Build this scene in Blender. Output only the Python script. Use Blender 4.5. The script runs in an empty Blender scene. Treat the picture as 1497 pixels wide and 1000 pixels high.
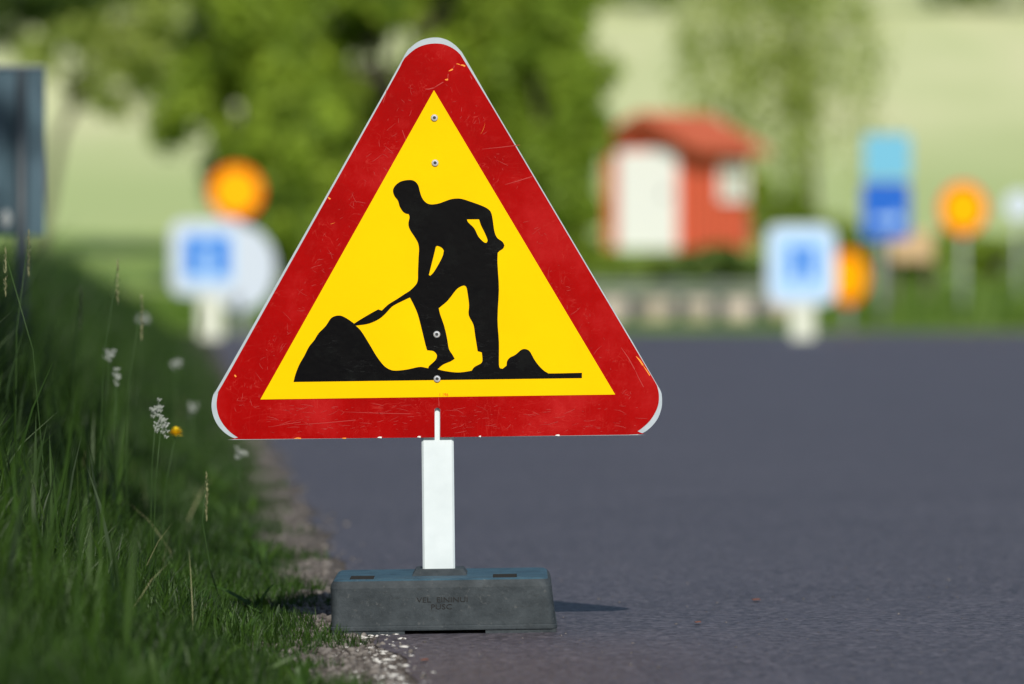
import bpy, bmesh, math, random
import numpy as np
from mathutils import Vector, Matrix
from mathutils.geometry import tessellate_polygon

SC = bpy.context.scene
COL = SC.collection
R = math.radians
random.seed(7)
rng = np.random.default_rng(11)

# ------------------------------------------------------------------ camera
F_PX, CX, HY, CH = 200 / 36 * 1497, 748.5, 386.0, 0.735   # focal length in photo px, centre, horizon row, camera height
cd = bpy.data.cameras.new('camera'); cam = bpy.data.objects.new('camera', cd); COL.objects.link(cam)
cam.location = (0, 0, CH); cam.rotation_euler = (R(90), 0, 0)
cd.lens = 200; cd.sensor_width = 36; cd.shift_y = -(500 - HY) / 1497
cd.clip_start = 0.1; cd.clip_end = 3000
cd.dof.use_dof = True; cd.dof.focus_distance = 11.46; cd.dof.aperture_fstop = 3.0
SC.camera = cam

# ------------------------------------------------------------------ light
SUN_EL, SUN_AZ = 37.5, 174.7          # azimuth clockwise from +Y
SC.world = bpy.data.worlds.new('World'); SC.world.use_nodes = True
wn = SC.world.node_tree; bg = wn.nodes['Background']
sky = wn.nodes.new('ShaderNodeTexSky'); sky.sky_type = 'NISHITA'; sky.sun_disc = False
sky.sun_elevation = R(SUN_EL); sky.sun_rotation = R(SUN_AZ); sky.air_density = 1.0; sky.dust_density = 0.6
wn.links.new(sky.outputs[0], bg.inputs[0]); bg.inputs[1].default_value = 0.09
sl = bpy.data.lights.new('sun', 'SUN'); sl.energy = 4.5; sl.angle = R(0.5); sl.color = (1.0, 0.95, 0.86)
sun = bpy.data.objects.new('sun', sl); COL.objects.link(sun); sun.location = (3, -20, 20)
sv = Vector((math.sin(R(SUN_AZ)) * math.cos(R(SUN_EL)), math.cos(R(SUN_AZ)) * math.cos(R(SUN_EL)), math.sin(R(SUN_EL))))
sun.rotation_euler = sv.to_track_quat('Z', 'Y').to_euler()
SC.view_settings.view_transform = 'Standard'; SC.view_settings.look = 'None'
SC.view_settings.exposure = 0.0; SC.view_settings.gamma = 1.0
SC.cycles.max_bounces = 8; SC.cycles.use_denoising = True
SC.cycles.transparent_max_bounces = 8

def P(px, py, Y):
    return Vector(((px - CX) * Y / F_PX, Y, CH - (py - HY) * Y / F_PX))

# ------------------------------------------------------------------ materials
def mat(name, col, rough=0.6, metal=0.0, spec=0.5, coat=0.0):
    m = bpy.data.materials.new(name); m.use_nodes = True
    b = m.node_tree.nodes['Principled BSDF']
    b.inputs['Base Color'].default_value = (*col, 1); b.inputs['Roughness'].default_value = rough
    b.inputs['Metallic'].default_value = metal; b.inputs['Specular IOR Level'].default_value = spec
    b.inputs['Coat Weight'].default_value = coat
    return m

class NT:
    def __init__(s, m): s.m = m; s.t = m.node_tree; s.b = s.t.nodes['Principled BSDF']
    def n(s, typ, **kw):
        nd = s.t.nodes.new(typ)
        for k, v in kw.items():
            if k.startswith('i_'): nd.inputs[int(k[2:]) if k[2:].isdigit() else k[2:].replace('_', ' ')].default_value = v
            else: setattr(nd, k, v)
        return nd
    def l(s, a, b): s.t.links.new(a, b)
    def coords(s, scale=(1, 1, 1), rot=(0, 0, 0)):
        tc = s.n('ShaderNodeTexCoord'); mp = s.n('ShaderNodeMapping')
        mp.inputs['Scale'].default_value = scale; mp.inputs['Rotation'].default_value = rot
        s.l(tc.outputs['Object'], mp.inputs['Vector']); return mp.outputs[0]
    def noise(s, vec, scale, detail=4, rough=0.55, dist=0.0):
        nd = s.n('ShaderNodeTexNoise'); nd.inputs['Scale'].default_value = scale; nd.inputs['Detail'].default_value = detail
        nd.inputs['Roughness'].default_value = rough; nd.inputs['Distortion'].default_value = dist
        s.l(vec, nd.inputs['Vector']); return nd.outputs['Fac']
    def ramp(s, fac, stops):
        r = s.n('ShaderNodeValToRGB'); e = r.color_ramp.elements
        while len(e) < len(stops): e.new(0.5)
        for k, (p, c) in enumerate(stops):
            e[k].position = p; e[k].color = (*c, 1) if len(c) == 3 else c
        s.l(fac, r.inputs[0]); return r.outputs[0]
    def mix(s, fac, a, b, mode='MIX'):
        x = s.n('ShaderNodeMix'); x.data_type = 'RGBA'; x.blend_type = mode
        for v, i in ((fac, 0), (a, 6), (b, 7)):
            if isinstance(v, (int, float)): x.inputs[i].default_value = v
            elif isinstance(v, tuple): x.inputs[i].default_value = (*v, 1)
            else: s.l(v, x.inputs[i])
        return x.outputs[2]
    def bump(s, h, strength, dist):
        b = s.n('ShaderNodeBump'); b.inputs['Strength'].default_value = strength; b.inputs['Distance'].default_value = dist
        s.l(h, b.inputs['Height']); s.l(b.outputs[0], s.b.inputs['Normal'])

def speckled(name, a, b, scale, rough=0.8, bump=0.3, dist=0.002, spec=0.4, lo=0.35, hi=0.65):
    m = mat(name, a, rough, spec=spec); t = NT(m); v = t.coords()
    f = t.noise(v, scale, 5); t.l(t.ramp(f, [(lo, a), (hi, b)]), t.b.inputs['Base Color'])
    if bump: t.bump(f, bump, dist)
    return m

def foliage(name, dark, light, scale=1.2, trans=0.35, rough=0.5):
    m = mat(name, dark, rough, spec=0.35); t = NT(m); v = t.coords()
    f = t.noise(v, scale, 3); at = t.n('ShaderNodeAttribute', attribute_name='rnd')
    mx = t.n('ShaderNodeMath', operation='ADD'); t.l(f, mx.inputs[0])
    sc_ = t.n('ShaderNodeMath', operation='MULTIPLY_ADD'); t.l(at.outputs['Fac'], sc_.inputs[0]); sc_.inputs[1].default_value = 0.5; sc_.inputs[2].default_value = -0.25
    t.l(sc_.outputs[0], mx.inputs[1])
    c = t.ramp(mx.outputs[0], [(0.25, dark), (0.75, light)]); t.l(c, t.b.inputs['Base Color'])
    tr = t.n('ShaderNodeBsdfTranslucent'); t.l(t.mix(1.0, c, (1.0, 1.0, 0.45), 'MULTIPLY'), tr.inputs[0])
    ms = t.n('ShaderNodeMixShader'); ms.inputs[0].default_value = trans
    t.l(t.b.outputs[0], ms.inputs[1]); t.l(tr.outputs[0], ms.inputs[2])
    t.l(ms.outputs[0], t.t.nodes['Material Output'].inputs[0]); return m

M = {}
# weathered red film
m = mat('red_film', (0.42, 0.002, 0.002), 0.3, spec=0.08); t = NT(m); v = t.coords()
base = t.ramp(t.noise(v, 5, 6, 0.65), [(0.3, (0.26, 0.0003, 0.0003)), (0.55, (0.33, 0.001, 0.001)), (0.75, (0.42, 0.012, 0.012))])
col = base
for k, (sx, sz, ro, sc_, w) in enumerate([(1, 7, 0.3, 6, 0.006), (7, 1, 0.5, 7, 0.005), (2, 2, 1.0, 9, 0.006), (1, 9, -0.7, 9, 0.005), (1, 1, 0.2, 45, 0.012)]):
    vv = t.coords((sx, 1, sz), (0, ro, 0)); n1 = t.noise(vv, sc_, 3, 0.5, 0.6)
    line = t.ramp(n1, [(0.5 - w, (0, 0, 0)), (0.5, (1, 1, 1)), (0.5 + w, (0, 0, 0))])
    mask = t.ramp(t.noise(v, 9 + 3 * k, 4, 0.6), [(0.52, (0, 0, 0)), (0.66, (0.55, 0.55, 0.55))])
    col = t.mix(t.mix(1.0, line, mask, 'MULTIPLY'), col, (0.50, 0.045, 0.035))
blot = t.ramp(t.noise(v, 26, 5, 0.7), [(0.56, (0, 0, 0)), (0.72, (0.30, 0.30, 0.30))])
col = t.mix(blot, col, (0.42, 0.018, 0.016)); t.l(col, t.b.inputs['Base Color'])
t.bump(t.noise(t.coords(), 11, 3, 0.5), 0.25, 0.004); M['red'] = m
M['scratch'] = mat('scratched_red', (0.42, 0.05, 0.045), 0.6, spec=0.1)
M['chip'] = mat('chipped_orange', (0.90, 0.28, 0.02), 0.6)
M['paper'] = mat('bare_chip', (0.8, 0.8, 0.76), 0.7)
m = mat('yellow_film', (0.95, 0.58, 0.0), 0.5, spec=0.04); t = NT(m); v = t.coords()
y1 = t.ramp(t.noise(v, 4, 4), [(0.3, (0.84, 0.500, 0.0)), (0.7, (0.93, 0.560, 0.0))])
hx = t.n('ShaderNodeTexVoronoi', feature='DISTANCE_TO_EDGE'); t.l(t.coords((1, 0.001, 1)), hx.inputs['Vector']); hx.inputs['Scale'].default_value = 260; hx.inputs['Randomness'].default_value = 0.0
y1 = t.mix(t.ramp(hx.outputs[0], [(0.0, (0.25, 0.25, 0.25)), (0.12, (0, 0, 0))]), y1, (0.82, 0.54, 0.0))
t.l(y1, t.b.inputs['Base Color']); M['yellow'] = m
m = mat('black_film', (0.0015, 0.0015, 0.002), 0.22, spec=0.12); t = NT(m); v = t.coords()
vv = t.coords((1, 1, 6), (0, 0.5, 0)); n1 = t.noise(vv, 16, 4, 0.6)
line = t.ramp(n1, [(0.49, (0, 0, 0)), (0.5, (1, 1, 1)), (0.51, (0, 0, 0))])
mask = t.ramp(t.noise(v, 8, 4), [(0.52, (0, 0, 0)), (0.7, (0.5, 0.5, 0.5))])
t.l(t.mix(t.ramp(t.noise(v, 13, 6, 0.7), [(0.52, (0, 0, 0)), (0.72, (.6, .6, .6))]), t.mix(t.mix(1.0, line, mask, 'MULTIPLY'), (0.002, 0.002, 0.003), (0.05, 0.055, 0.055)), (0.007, 0.0085, 0.0085)), t.b.inputs['Base Color'])
t.bump(t.noise(v, 14, 3), 0.3, 0.003); M['black'] = m
M['alu'] = speckled('grey_aluminium', (0.36, 0.42, 0.46), (0.42, 0.48, 0.52), 30, 0.45, 0.05)
M['rivet'] = mat('rivet_steel', (0.62, 0.63, 0.65), 0.3, 0.6)
M['hole'] = mat('rivet_hole', (0.02, 0.02, 0.02), 0.6)
M['white'] = speckled('white_powder_coat', (0.58, 0.65, 0.67), (0.70, 0.77, 0.79), 7, 0.4, 0.02)
# rubber
def rubber(name, a, b, spots):
    m = mat(name, a, 0.75, spec=0.4); t = NT(m); v = t.coords()
    c = t.ramp(t.noise(v, 18, 8, 0.7), [(0.32, a), (0.68, b)])
    c = t.mix(t.ramp(t.noise(v, 90, 4, 0.7), [(0.60, (0, 0, 0)), (0.72, (0.6, 0.6, 0.6))]), c, spots)
    c = t.mix(t.ramp(t.noise(t.coords((1, 1, 3)), 40, 5, 0.7), [(0.30, (0.6, 0.6, 0.6)), (0.42, (0, 0, 0))]), c, (0.018, 0.022, 0.024))
    t.l(c, t.b.inputs['Base Color']); t.bump(t.noise(v, 70, 5, 0.7), 0.5, 0.003); return m
M['rubber'] = rubber('recycled_rubber', (0.014, 0.021, 0.026), (0.048, 0.060, 0.068), (0.10, 0.105, 0.105))
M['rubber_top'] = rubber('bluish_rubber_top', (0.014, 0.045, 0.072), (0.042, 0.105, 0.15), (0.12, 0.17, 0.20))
M['dark'] = mat('slot_shade_dark', (0.012, 0.012, 0.012), 0.9)  # near-black: recess shade painted into the slot walls, same tone for engraved-look lettering
# asphalt
m = mat('asphalt', (0.06, 0.055, 0.07), 0.6, spec=0.5); t = NT(m); v = t.coords()
c = t.ramp(t.noise(v, 0.7, 7, 0.65), [(0.3, (0.041, 0.038, 0.052)), (0.7, (0.066, 0.062, 0.080))])
vo = t.n('ShaderNodeTexVoronoi'); t.l(v, vo.inputs['Vector']); vo.inputs['Scale'].default_value = 85
sepc = t.n('ShaderNodeSeparateColor'); t.l(vo.outputs['Color'], sepc.inputs[0])
c = t.mix(t.ramp(sepc.outputs[0], [(0.45, (0, 0, 0)), (1.0, (0.8, 0.8, 0.8))]), c, (0.14, 0.128, 0.15))
c = t.mix(t.ramp(sepc.outputs[1], [(0.0, (0.85, 0.85, 0.85)), (0.4, (0, 0, 0))]), c, (0.014, 0.012, 0.018))
c = t.mix(t.ramp(t.noise(v, 45, 4, 0.7), [(0.6, (0, 0, 0)), (0.75, (0.5, 0.5, 0.5))]), c, (0.12, 0.095, 0.10))
t.l(c, t.b.inputs['Base Color']); t.bump(vo.outputs['Distance'], 0.7, 0.004); M['asphalt'] = m
M['gravel'] = speckled('shoulder_gravel', (0.030, 0.024, 0.020), (0.12, 0.10, 0.085), 60, 0.9, 0.8, 0.01)
M['stone'] = speckled('pebble', (0.06, 0.052, 0.046), (0.21, 0.19, 0.175), 25, 0.85, 0.3)
M['chalk'] = speckled('white_paint_flake', (0.40, 0.39, 0.37), (0.72, 0.71, 0.68), 60, 0.8, 0.3)
M['ground'] = speckled('verge_soil', (0.022, 0.04, 0.01), (0.06, 0.10, 0.02), 3, 0.95, 0.4, 0.02)
m = mat('meadow_grass_ground', (0.1, 0.17, 0.03), 0.95); t = NT(m); v = t.coords((1, 0.4, 1))
t.l(t.ramp(t.noise(v, 0.5, 5, 0.6), [(0.3, (0.09, 0.18, 0.02)), (0.55, (0.20, 0.30, 0.05)), (0.75, (0.36, 0.42, 0.14))]), t.b.inputs['Base Color']); M['meadow'] = m
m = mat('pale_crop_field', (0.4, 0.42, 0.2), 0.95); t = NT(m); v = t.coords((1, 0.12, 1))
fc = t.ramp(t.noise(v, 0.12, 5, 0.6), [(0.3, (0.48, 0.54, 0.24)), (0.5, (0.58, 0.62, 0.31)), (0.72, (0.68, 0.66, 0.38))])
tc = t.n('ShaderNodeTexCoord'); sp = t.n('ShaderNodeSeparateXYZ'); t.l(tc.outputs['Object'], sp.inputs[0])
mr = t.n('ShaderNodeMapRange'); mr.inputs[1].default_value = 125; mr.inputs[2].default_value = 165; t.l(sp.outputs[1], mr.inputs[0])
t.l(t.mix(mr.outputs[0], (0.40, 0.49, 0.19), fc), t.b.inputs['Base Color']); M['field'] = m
M['grass'] = foliage('grass_blades', (0.007, 0.024, 0.004), (0.046, 0.105, 0.011), 2.2, 0.3)
M['weed'] = foliage('weed_leaves', (0.02, 0.06, 0.01), (0.07, 0.14, 0.02), 3, 0.3)
M['grass_bright'] = foliage('meadow_blades', (0.07, 0.15, 0.015), (0.17, 0.27, 0.04), 0.6, 0.35)
M['leaf'] = foliage('deciduous_leaves', (0.10, 0.19, 0.014), (0.48, 0.62, 0.07), 1.6, 0.5)
M['leaf_dark'] = foliage('dark_leaves', (0.03, 0.065, 0.008), (0.10, 0.17, 0.02), 0.9, 0.25)
M['leaf_pale'] = foliage('willow_leaves', (0.26, 0.34, 0.06), (0.50, 0.58, 0.15), 0.9, 0.45)
M['leaf_lime'] = foliage('shrub_leaves', (0.16, 0.26, 0.02), (0.37, 0.50, 0.06), 0.9, 0.5)
M['bark'] = speckled('bark', (0.05, 0.04, 0.03), (0.13, 0.11, 0.085), 9, 0.9, 0.8, 0.02)
M['signback'] = speckled('painted_sign_back', (0.04, 0.085, 0.11), (0.06, 0.11, 0.145), 8, 0.5, 0.05)
M['post_grey'] = speckled('galvanised_steel', (0.30, 0.33, 0.33), (0.42, 0.45, 0.45), 14, 0.45, 0.05)
M['post_dark'] = mat('dark_steel', (0.035, 0.05, 0.06), 0.5)
M['s_orange'] = mat('sign_border_red', (0.78, 0.10, 0.006), 0.5, spec=.1)
M['s_yellow'] = mat('sign_yellow', (0.95, 0.42, 0.0), 0.5, spec=.1)
M['s_white'] = mat('sign_white', (0.52, 0.59, 0.66), 0.5, spec=.2)
M['s_cream'] = mat('cream_plastic', (0.58, 0.61, 0.50), 0.5)
M['s_pale'] = mat('sign_pale_blue', (0.36, 0.57, 0.82), 0.45)
M['s_blue'] = mat('sign_blue', (0.02, 0.12, 0.50), 0.5, spec=.1)
M['s_sky'] = mat('sign_bright_blue', (0.01, 0.17, 0.62), 0.5, spec=.1)
M['s_cyan'] = mat('sign_cyan', (0.13, 0.42, 0.58), 0.45)
M['tan'] = mat('tan_board', (0.50, 0.34, 0.18), 0.7)
M['boulder'] = speckled('pale_granite', (0.36, 0.31, 0.25), (0.58, 0.51, 0.43), 3, 0.9, 0.6, 0.03)
M['rail'] = speckled('weathered_rail', (0.13, 0.16, 0.12), (0.24, 0.27, 0.20), 5, 0.6, 0.1)
m = mat('red_boards', (0.55, 0.075, 0.035), 0.8); t = NT(m)
wv = t.n('ShaderNodeTexWave'); wv.inputs['Scale'].default_value = 2.2; t.l(t.coords(), wv.inputs['Vector'])
t.l(t.ramp(wv.outputs['Fac'], [(0.0, (0.30, 0.035, 0.015)), (0.12, (0.64, 0.095, 0.04)), (1, (0.72, 0.115, 0.05))]), t.b.inputs['Base Color']); M['cabin'] = m
m = mat('red_roof_tiles', (0.5, 0.12, 0.06), 0.8); t = NT(m)
wv = t.n('ShaderNodeTexWave'); wv.inputs['Scale'].default_value = 3.0; t.l(t.coords(), wv.inputs['Vector'])
t.l(t.ramp(wv.outputs['Fac'], [(0.0, (0.34, 0.06, 0.025)), (1, (0.66, 0.14, 0.06))]), t.b.inputs['Base Color']); M['roof'] = m
M['door'] = mat('white_door_paint', (0.84, 0.84, 0.82), 0.5)
M['glass'] = mat('pale_reflection_glass', (0.42, 0.46, 0.38), 0.15)  # pale base colour stands in for the reflection on the window pane
M['petal'] = mat('white_petals', (0.30, 0.33, 0.30), 0.7)
M['dandelion'] = mat('dandelion_yellow', (0.85, 0.62, 0.01), 0.7)
M['stem'] = foliage('green_stem', (0.03, 0.07, 0.012), (0.06, 0.12, 0.025), 4, 0.1)
M['strawstem'] = mat('pale_stalk', (0.22, 0.22, 0.11), 0.7)
M['leafbrown'] = mat('dry_leaf', (0.22, 0.07, 0.03), 0.8)

# ------------------------------------------------------------------ mesh helpers
def link(name, me, m, parent=None, smooth=False):
    o = bpy.data.objects.new(name, me); COL.objects.link(o)
    for x in (m if isinstance(m, (list, tuple)) else [m]): me.materials.append(x)
    if parent is not None: o.parent = parent
    if smooth: me.polygons.foreach_set('use_smooth', [True] * len(me.polygons))
    return o
def tag(o, label=None, cat=None, group=None, kind=None):
    if label: o['label'] = label
    if cat: o['category'] = cat
    if group: o['group'] = group
    if kind: o['kind'] = kind
    return o
def empty(name, loc, label=None, cat=None, group=None):
    o = bpy.data.objects.new(name, None); COL.objects.link(o); o.location = loc; o.empty_display_size = 0.1
    return tag(o, label, cat, group)
def rel(o):
    """geometry was written in world space; put it under its parent without moving it"""
    o.matrix_parent_inverse = Matrix.Translation(-o.parent.location); return o
def arrays(name, verts, quads=None, tris=None, m=None, parent=None, rnd=None, smooth=False):
    me = bpy.data.meshes.new(name); nq = 0 if quads is None else len(quads); nt = 0 if tris is None else len(tris)
    me.vertices.add(len(verts)); me.vertices.foreach_set('co', np.asarray(verts, np.float32).ravel())
    idx = []; 
    if nq: idx.append(np.asarray(quads).ravel())
    if nt: idx.append(np.asarray(tris).ravel())
    idx = np.concatenate(idx).astype(np.int32)
    me.loops.add(len(idx)); me.loops.foreach_set('vertex_index', idx)
    me.polygons.add(nq + nt)
    st = np.concatenate([np.arange(nq) * 4, nq * 4 + np.arange(nt) * 3]).astype(np.int32)
    me.polygons.foreach_set('loop_start', st)
    if rnd is not None:
        a = me.attributes.new('rnd', 'FLOAT', 'POINT'); a.data.foreach_set('value', np.asarray(rnd, np.float32))
    me.update(calc_edges=True); me.validate()
    return link(name, me, m, parent, smooth)
def smooth_loop(pts, ang=42):
    """Catmull-Rom through the traced points, keeping sharp corners sharp"""
    n = len(pts); out = []
    p = [Vector(q) for q in pts]
    def sharp(i):
        a = p[i] - p[i - 1]; b = p[(i + 1) % n] - p[i]
        return a.length < 1e-6 or b.length < 1e-6 or a.angle(b) > R(ang)
    for i in range(n):
        p1, p2 = p[i], p[(i + 1) % n]
        p0 = p1 * 2 - p2 if sharp(i) else p[i - 1]
        p3 = p2 * 2 - p1 if sharp((i + 1) % n) else p[(i + 2) % n]
        if (p2 - p1).length > 60: out.append(p1); continue
        for k in range(3):
            u = k / 3
            out.append(0.5 * ((2 * p1) + (p2 - p0) * u + (2 * p0 - 5 * p1 + 4 * p2 - p3) * u * u + (3 * p1 - p0 - 3 * p2 + p3) * u ** 3))
    return out
def slab(name, loops, Y, thick, m, parent, extra=None, depth=None):
    """flat sheet with real thickness; loops are photo-traced outlines taken at real distance Y (first outer, rest holes)"""
    D = depth or Y
    L3 = [[Vector(((q[0] - CX) * D / F_PX, 0, CH - (q[1] - HY) * D / F_PX)) for q in lp] for lp in loops]
    tri = tessellate_polygon([[Vector((q.x, q.z, 0)) for q in lp] for lp in L3])
    flat = [q for lp in L3 for q in lp]; n = len(flat)
    bm = bmesh.new()
    vf = [bm.verts.new((q.x, Y, q.z)) for q in flat]; vb = [bm.verts.new((q.x, Y + thick, q.z)) for q in flat]
    for a in tri:
        for vs in (vf, vb):
            try: bm.faces.new([vs[k] for k in a])
            except ValueError: pass
    o0 = 0
    for lp in L3:
        k = len(lp)
        for i in range(k):
            a, b = o0 + i, o0 + (i + 1) % k
            try: bm.faces.new((vf[a], vf[b], vb[b], vb[a]))
            except ValueError: pass
        o0 += k
    bmesh.ops.recalc_face_normals(bm, faces=bm.faces)
    if extra: extra(bm, D)
    me = bpy.data.meshes.new(name); bm.to_mesh(me); bm.free()
    o = link(name, me, m, parent)
    return rel(o) if parent else o
def bm_box(bm, x0, x1, y0, y1, z0, z1, mi=0):
    v = [bm.verts.new((x, y, z)) for x in (x0, x1) for y in (y0, y1) for z in (z0, z1)]
    for f in ((0, 1, 3, 2), (4, 6, 7, 5), (0, 4, 5, 1), (2, 3, 7, 6), (0, 2, 6, 4), (1, 5, 7, 3)):
        bm.faces.new([v[i] for i in f]).material_index = mi
    return v
def bm_tube(bm, pts, rads, seg=8, mi=0):
    rings = []
    for i, p in enumerate(pts):
        p = Vector(p); d = (Vector(pts[min(i + 1, len(pts) - 1)]) - Vector(pts[max(i - 1, 0)])).normalized()
        s = d.orthogonal().normalized() if abs(d.z) < 0.99 else Vector((1, 0, 0)); u = d.cross(s).normalized(); s = u.cross(d)
        rings.append([bm.verts.new(p + (s * math.cos(a) + u * math.sin(a)) * rads[i]) for a in [2 * math.pi * k / seg for k in range(seg)]])
    for a, b in zip(rings, rings[1:]):
        for k in range(seg):
            bm.faces.new((a[k], a[(k + 1) % seg], b[(k + 1) % seg], b[k])).material_index = mi
    for r in (rings[0], rings[-1]):
        try: bm.faces.new(r).material_index = mi
        except ValueError: pass
def bm_ring_loft(bm, rings, mi=None, cap0=True, cap1=True):
    V = [[bm.verts.new(q) for q in r] for r in rings]; n = len(V[0])
    for j, (a, b) in enumerate(zip(V, V[1:])):
        for k in range(n):
            f = bm.faces.new((a[k], a[(k + 1) % n], b[(k + 1) % n], b[k]))
            if mi: f.material_index = mi[j]
    if cap0: bm.faces.new(V[0][::-1])
    if cap1: bm.faces.new(V[-1])
    return V
def finish(name, bm, m, parent=None, smooth=False, bevel=0):
    if bevel: bmesh.ops.bevel(bm, geom=list(bm.edges), offset=bevel, segments=2, affect='EDGES', profile=0.5)
    bmesh.ops.recalc_face_normals(bm, faces=bm.faces)
    me = bpy.data.meshes.new(name); bm.to_mesh(me); bm.free()
    o = link(name, me, m, parent, smooth)
    return rel(o) if parent is not None else o
def box(name, x0, x1, y0, y1, z0, z1, m, parent=None, bevel=0):
    bm = bmesh.new(); bm_box(bm, x0, x1, y0, y1, z0, z1); return finish(name, bm, m, parent, bevel=bevel)
def text_mesh(name, s, size, loc, rot, m, parent, ext=0.0006, sx=1.0):
    c = bpy.data.curves.new(name, 'FONT'); c.body = s; c.size = size; c.extrude = ext; c.align_x = 'CENTER'; c.resolution_u = 3
    tmp = bpy.data.objects.new(name, c); COL.objects.link(tmp); bpy.context.view_layer.update()
    me = bpy.data.meshes.new_from_object(tmp); bpy.data.objects.remove(tmp)
    me.transform(Matrix.Translation(loc) @ Matrix.Rotation(rot, 4, 'Y') @ Matrix.Rotation(R(90), 4, 'X') @ Matrix.Diagonal((sx, 1, 1, 1)))
    me.materials.clear(); return rel(link(name, me, m, parent))

# ------------------------------------------------------------------ terrain
Y_FAR = 61.5
def sstep(a, b, x): t_ = np.clip((x - a) / (b - a), 0, 1); return t_ * t_ * (3 - 2 * t_)
def xa(Y): return 0.4226 - 0.0603 * np.minimum(Y, 62.0)           # left edge of the asphalt
def road_z(X, Y): return 0.0136 * np.clip(X + 0.135, -1.5, 3) * (1 - sstep(18, 40, Y))
def G(X, Y):
    """height of the natural ground beside and beyond the road"""
    X = np.asarray(X, float); Y = np.asarray(Y, float)
    d = xa(Y) - 0.18 - X
    z = road_z(X, Y) - 0.006
    bank = 0.36 * sstep(0.0, 1.35, d) * (1 - sstep(56, 62, Y)) + 0.03 * np.sin(X * 2.1 + Y * 0.7) * sstep(0.3, 1.2, d)
    far = 0.95 * np.clip((Y - 63) / 37, 0, 1) ** 2 + 11.1 * np.clip((Y - 100) / 160, 0, None) ** 1.15
    far = np.where(Y > 300, far[...] if far.shape else far, far)
    return z + bank + far
def sheet(name, xs, ys, zf, m, **kw):
    V = []; 
    for y in ys:
        for x in xs(y): V.append((x, y, float(zf(x, y))))
    nx = len(xs(ys[0])); F = []
    for j in range(len(ys) - 1):
        for i in range(nx - 1):
            a = j * nx + i; F.append((a, a + 1, a + nx + 1, a + nx))
    return arrays(name, V, F, None, m, smooth=True)
U = [-300, -120, -60, -30, -18, -12, -9, -7, -5.5, -4.5, -3.8, -3.2, -2.7, -2.3, -2.0] + [-1.9 + 0.1 * k for k in range(18)] + [-0.14, -0.08, -0.03, 0.0, 0.04, 0.5, 1, 2, 3, 4, 5, 6, 7, 8, 8.05, 9, 11, 14, 18, 25, 40, 79.5, 80, 150, 300]
YS = [-80, -50, -30, -20, -10] + [-5 + 1.0 * k for k in range(55)] + [49.95, 50.05] + [51 + k for k in range(9)] + [60.5, 61, 61.3, 61.52, 62, 62.6, 63.4] + list(range(65, 100, 3)) + [101, 106, 112, 120, 130, 145, 160, 180, 200, 225, 250, 275, 300, 340, 400, 500, 700]
def ground_z(X, Y):
    u = X - xa(Y)
    road = (u > 0.02 and u < 8.02 and Y < Y_FAR) or (u > 0.02 and u < 79.8 and 50 < Y < Y_FAR)
    if road: return road_z(X, Y) - 0.05
    if u > 8: return road_z(X, Y) - 0.006 + 0.25 * sstep(8.05, 11, u) * (1 - sstep(44, 50, Y)) + float(G(X, Y) - (road_z(X, Y) - 0.006))
    return float(G(X, Y))
gr = sheet('ground', lambda y: [xa(y) + u for u in U], YS, ground_z, M['ground']); tag(gr, kind='structure')
UR = [0.0, 0.25, 0.6, 1, 1.5, 2, 3, 4, 5, 6, 7, 8]
rd = sheet('road', lambda y: [xa(y) + u + (0.012 * math.sin(y * 9) + 0.018 * math.sin(y * 3.7 + 1) if u == 0 else 0) for u in UR],
           [-80, -40, -20, -10] + [-5 + 0.1 * k for k in range(50)] + [0.1 * k for k in range(0, 250)] + [25 + 0.5 * k for k in range(74)],
           lambda x, y: road_z(x, y), M['asphalt']); tag(rd, kind='structure')
rb = sheet('road_bend', lambda y: [xa(y) + u for u in (8, 9, 11, 14, 20, 40, 79.8)], [50, 53, 56, 59, 61.5], lambda x, y: road_z(x, y), M['asphalt']); tag(rb, kind='structure')
gs = sheet('gravel_shoulder', lambda y: [xa(y) + u + (0.05 * math.sin(y * 5.3) + 0.04 * math.sin(y * 11 + 2) if u == -0.3 else 0) for u in (-0.3, -0.2, -0.1, 0.03)],
           [-20, -10] + [-5 + 0.25 * k for k in range(265)], lambda x, y: float(G(x, y)) + 0.004, M['gravel']); tag(gs, kind='structure')
md = sheet('meadow', lambda y: [xa(62) + u for u in (-200, -60, -30, -20, -12, -8, -5, -3, 0, 3, 6, 10, 15, 25, 50, 100, 250)], [61.6, 62.2, 63, 64] + list(range(66, 122, 3)),
           lambda x, y: float(G(x, y)) + 0.05 * min(1, max(-.6, (y - 62.3) / .7)), M['meadow']); tag(md, kind='structure')
fd = sheet('field', lambda y: [-350, -150, -60, -30, -15, 0, 15, 30, 60, 150, 350], [104, 108, 111, 114, 117, 120, 125, 130, 137, 145, 160, 180, 200, 225, 250, 275, 300, 340, 400, 500, 700],
           lambda x, y: float(G(x, y)) + (-.1 if y < 106 else 0.14), M['field']); tag(fd, kind='structure')

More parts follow.
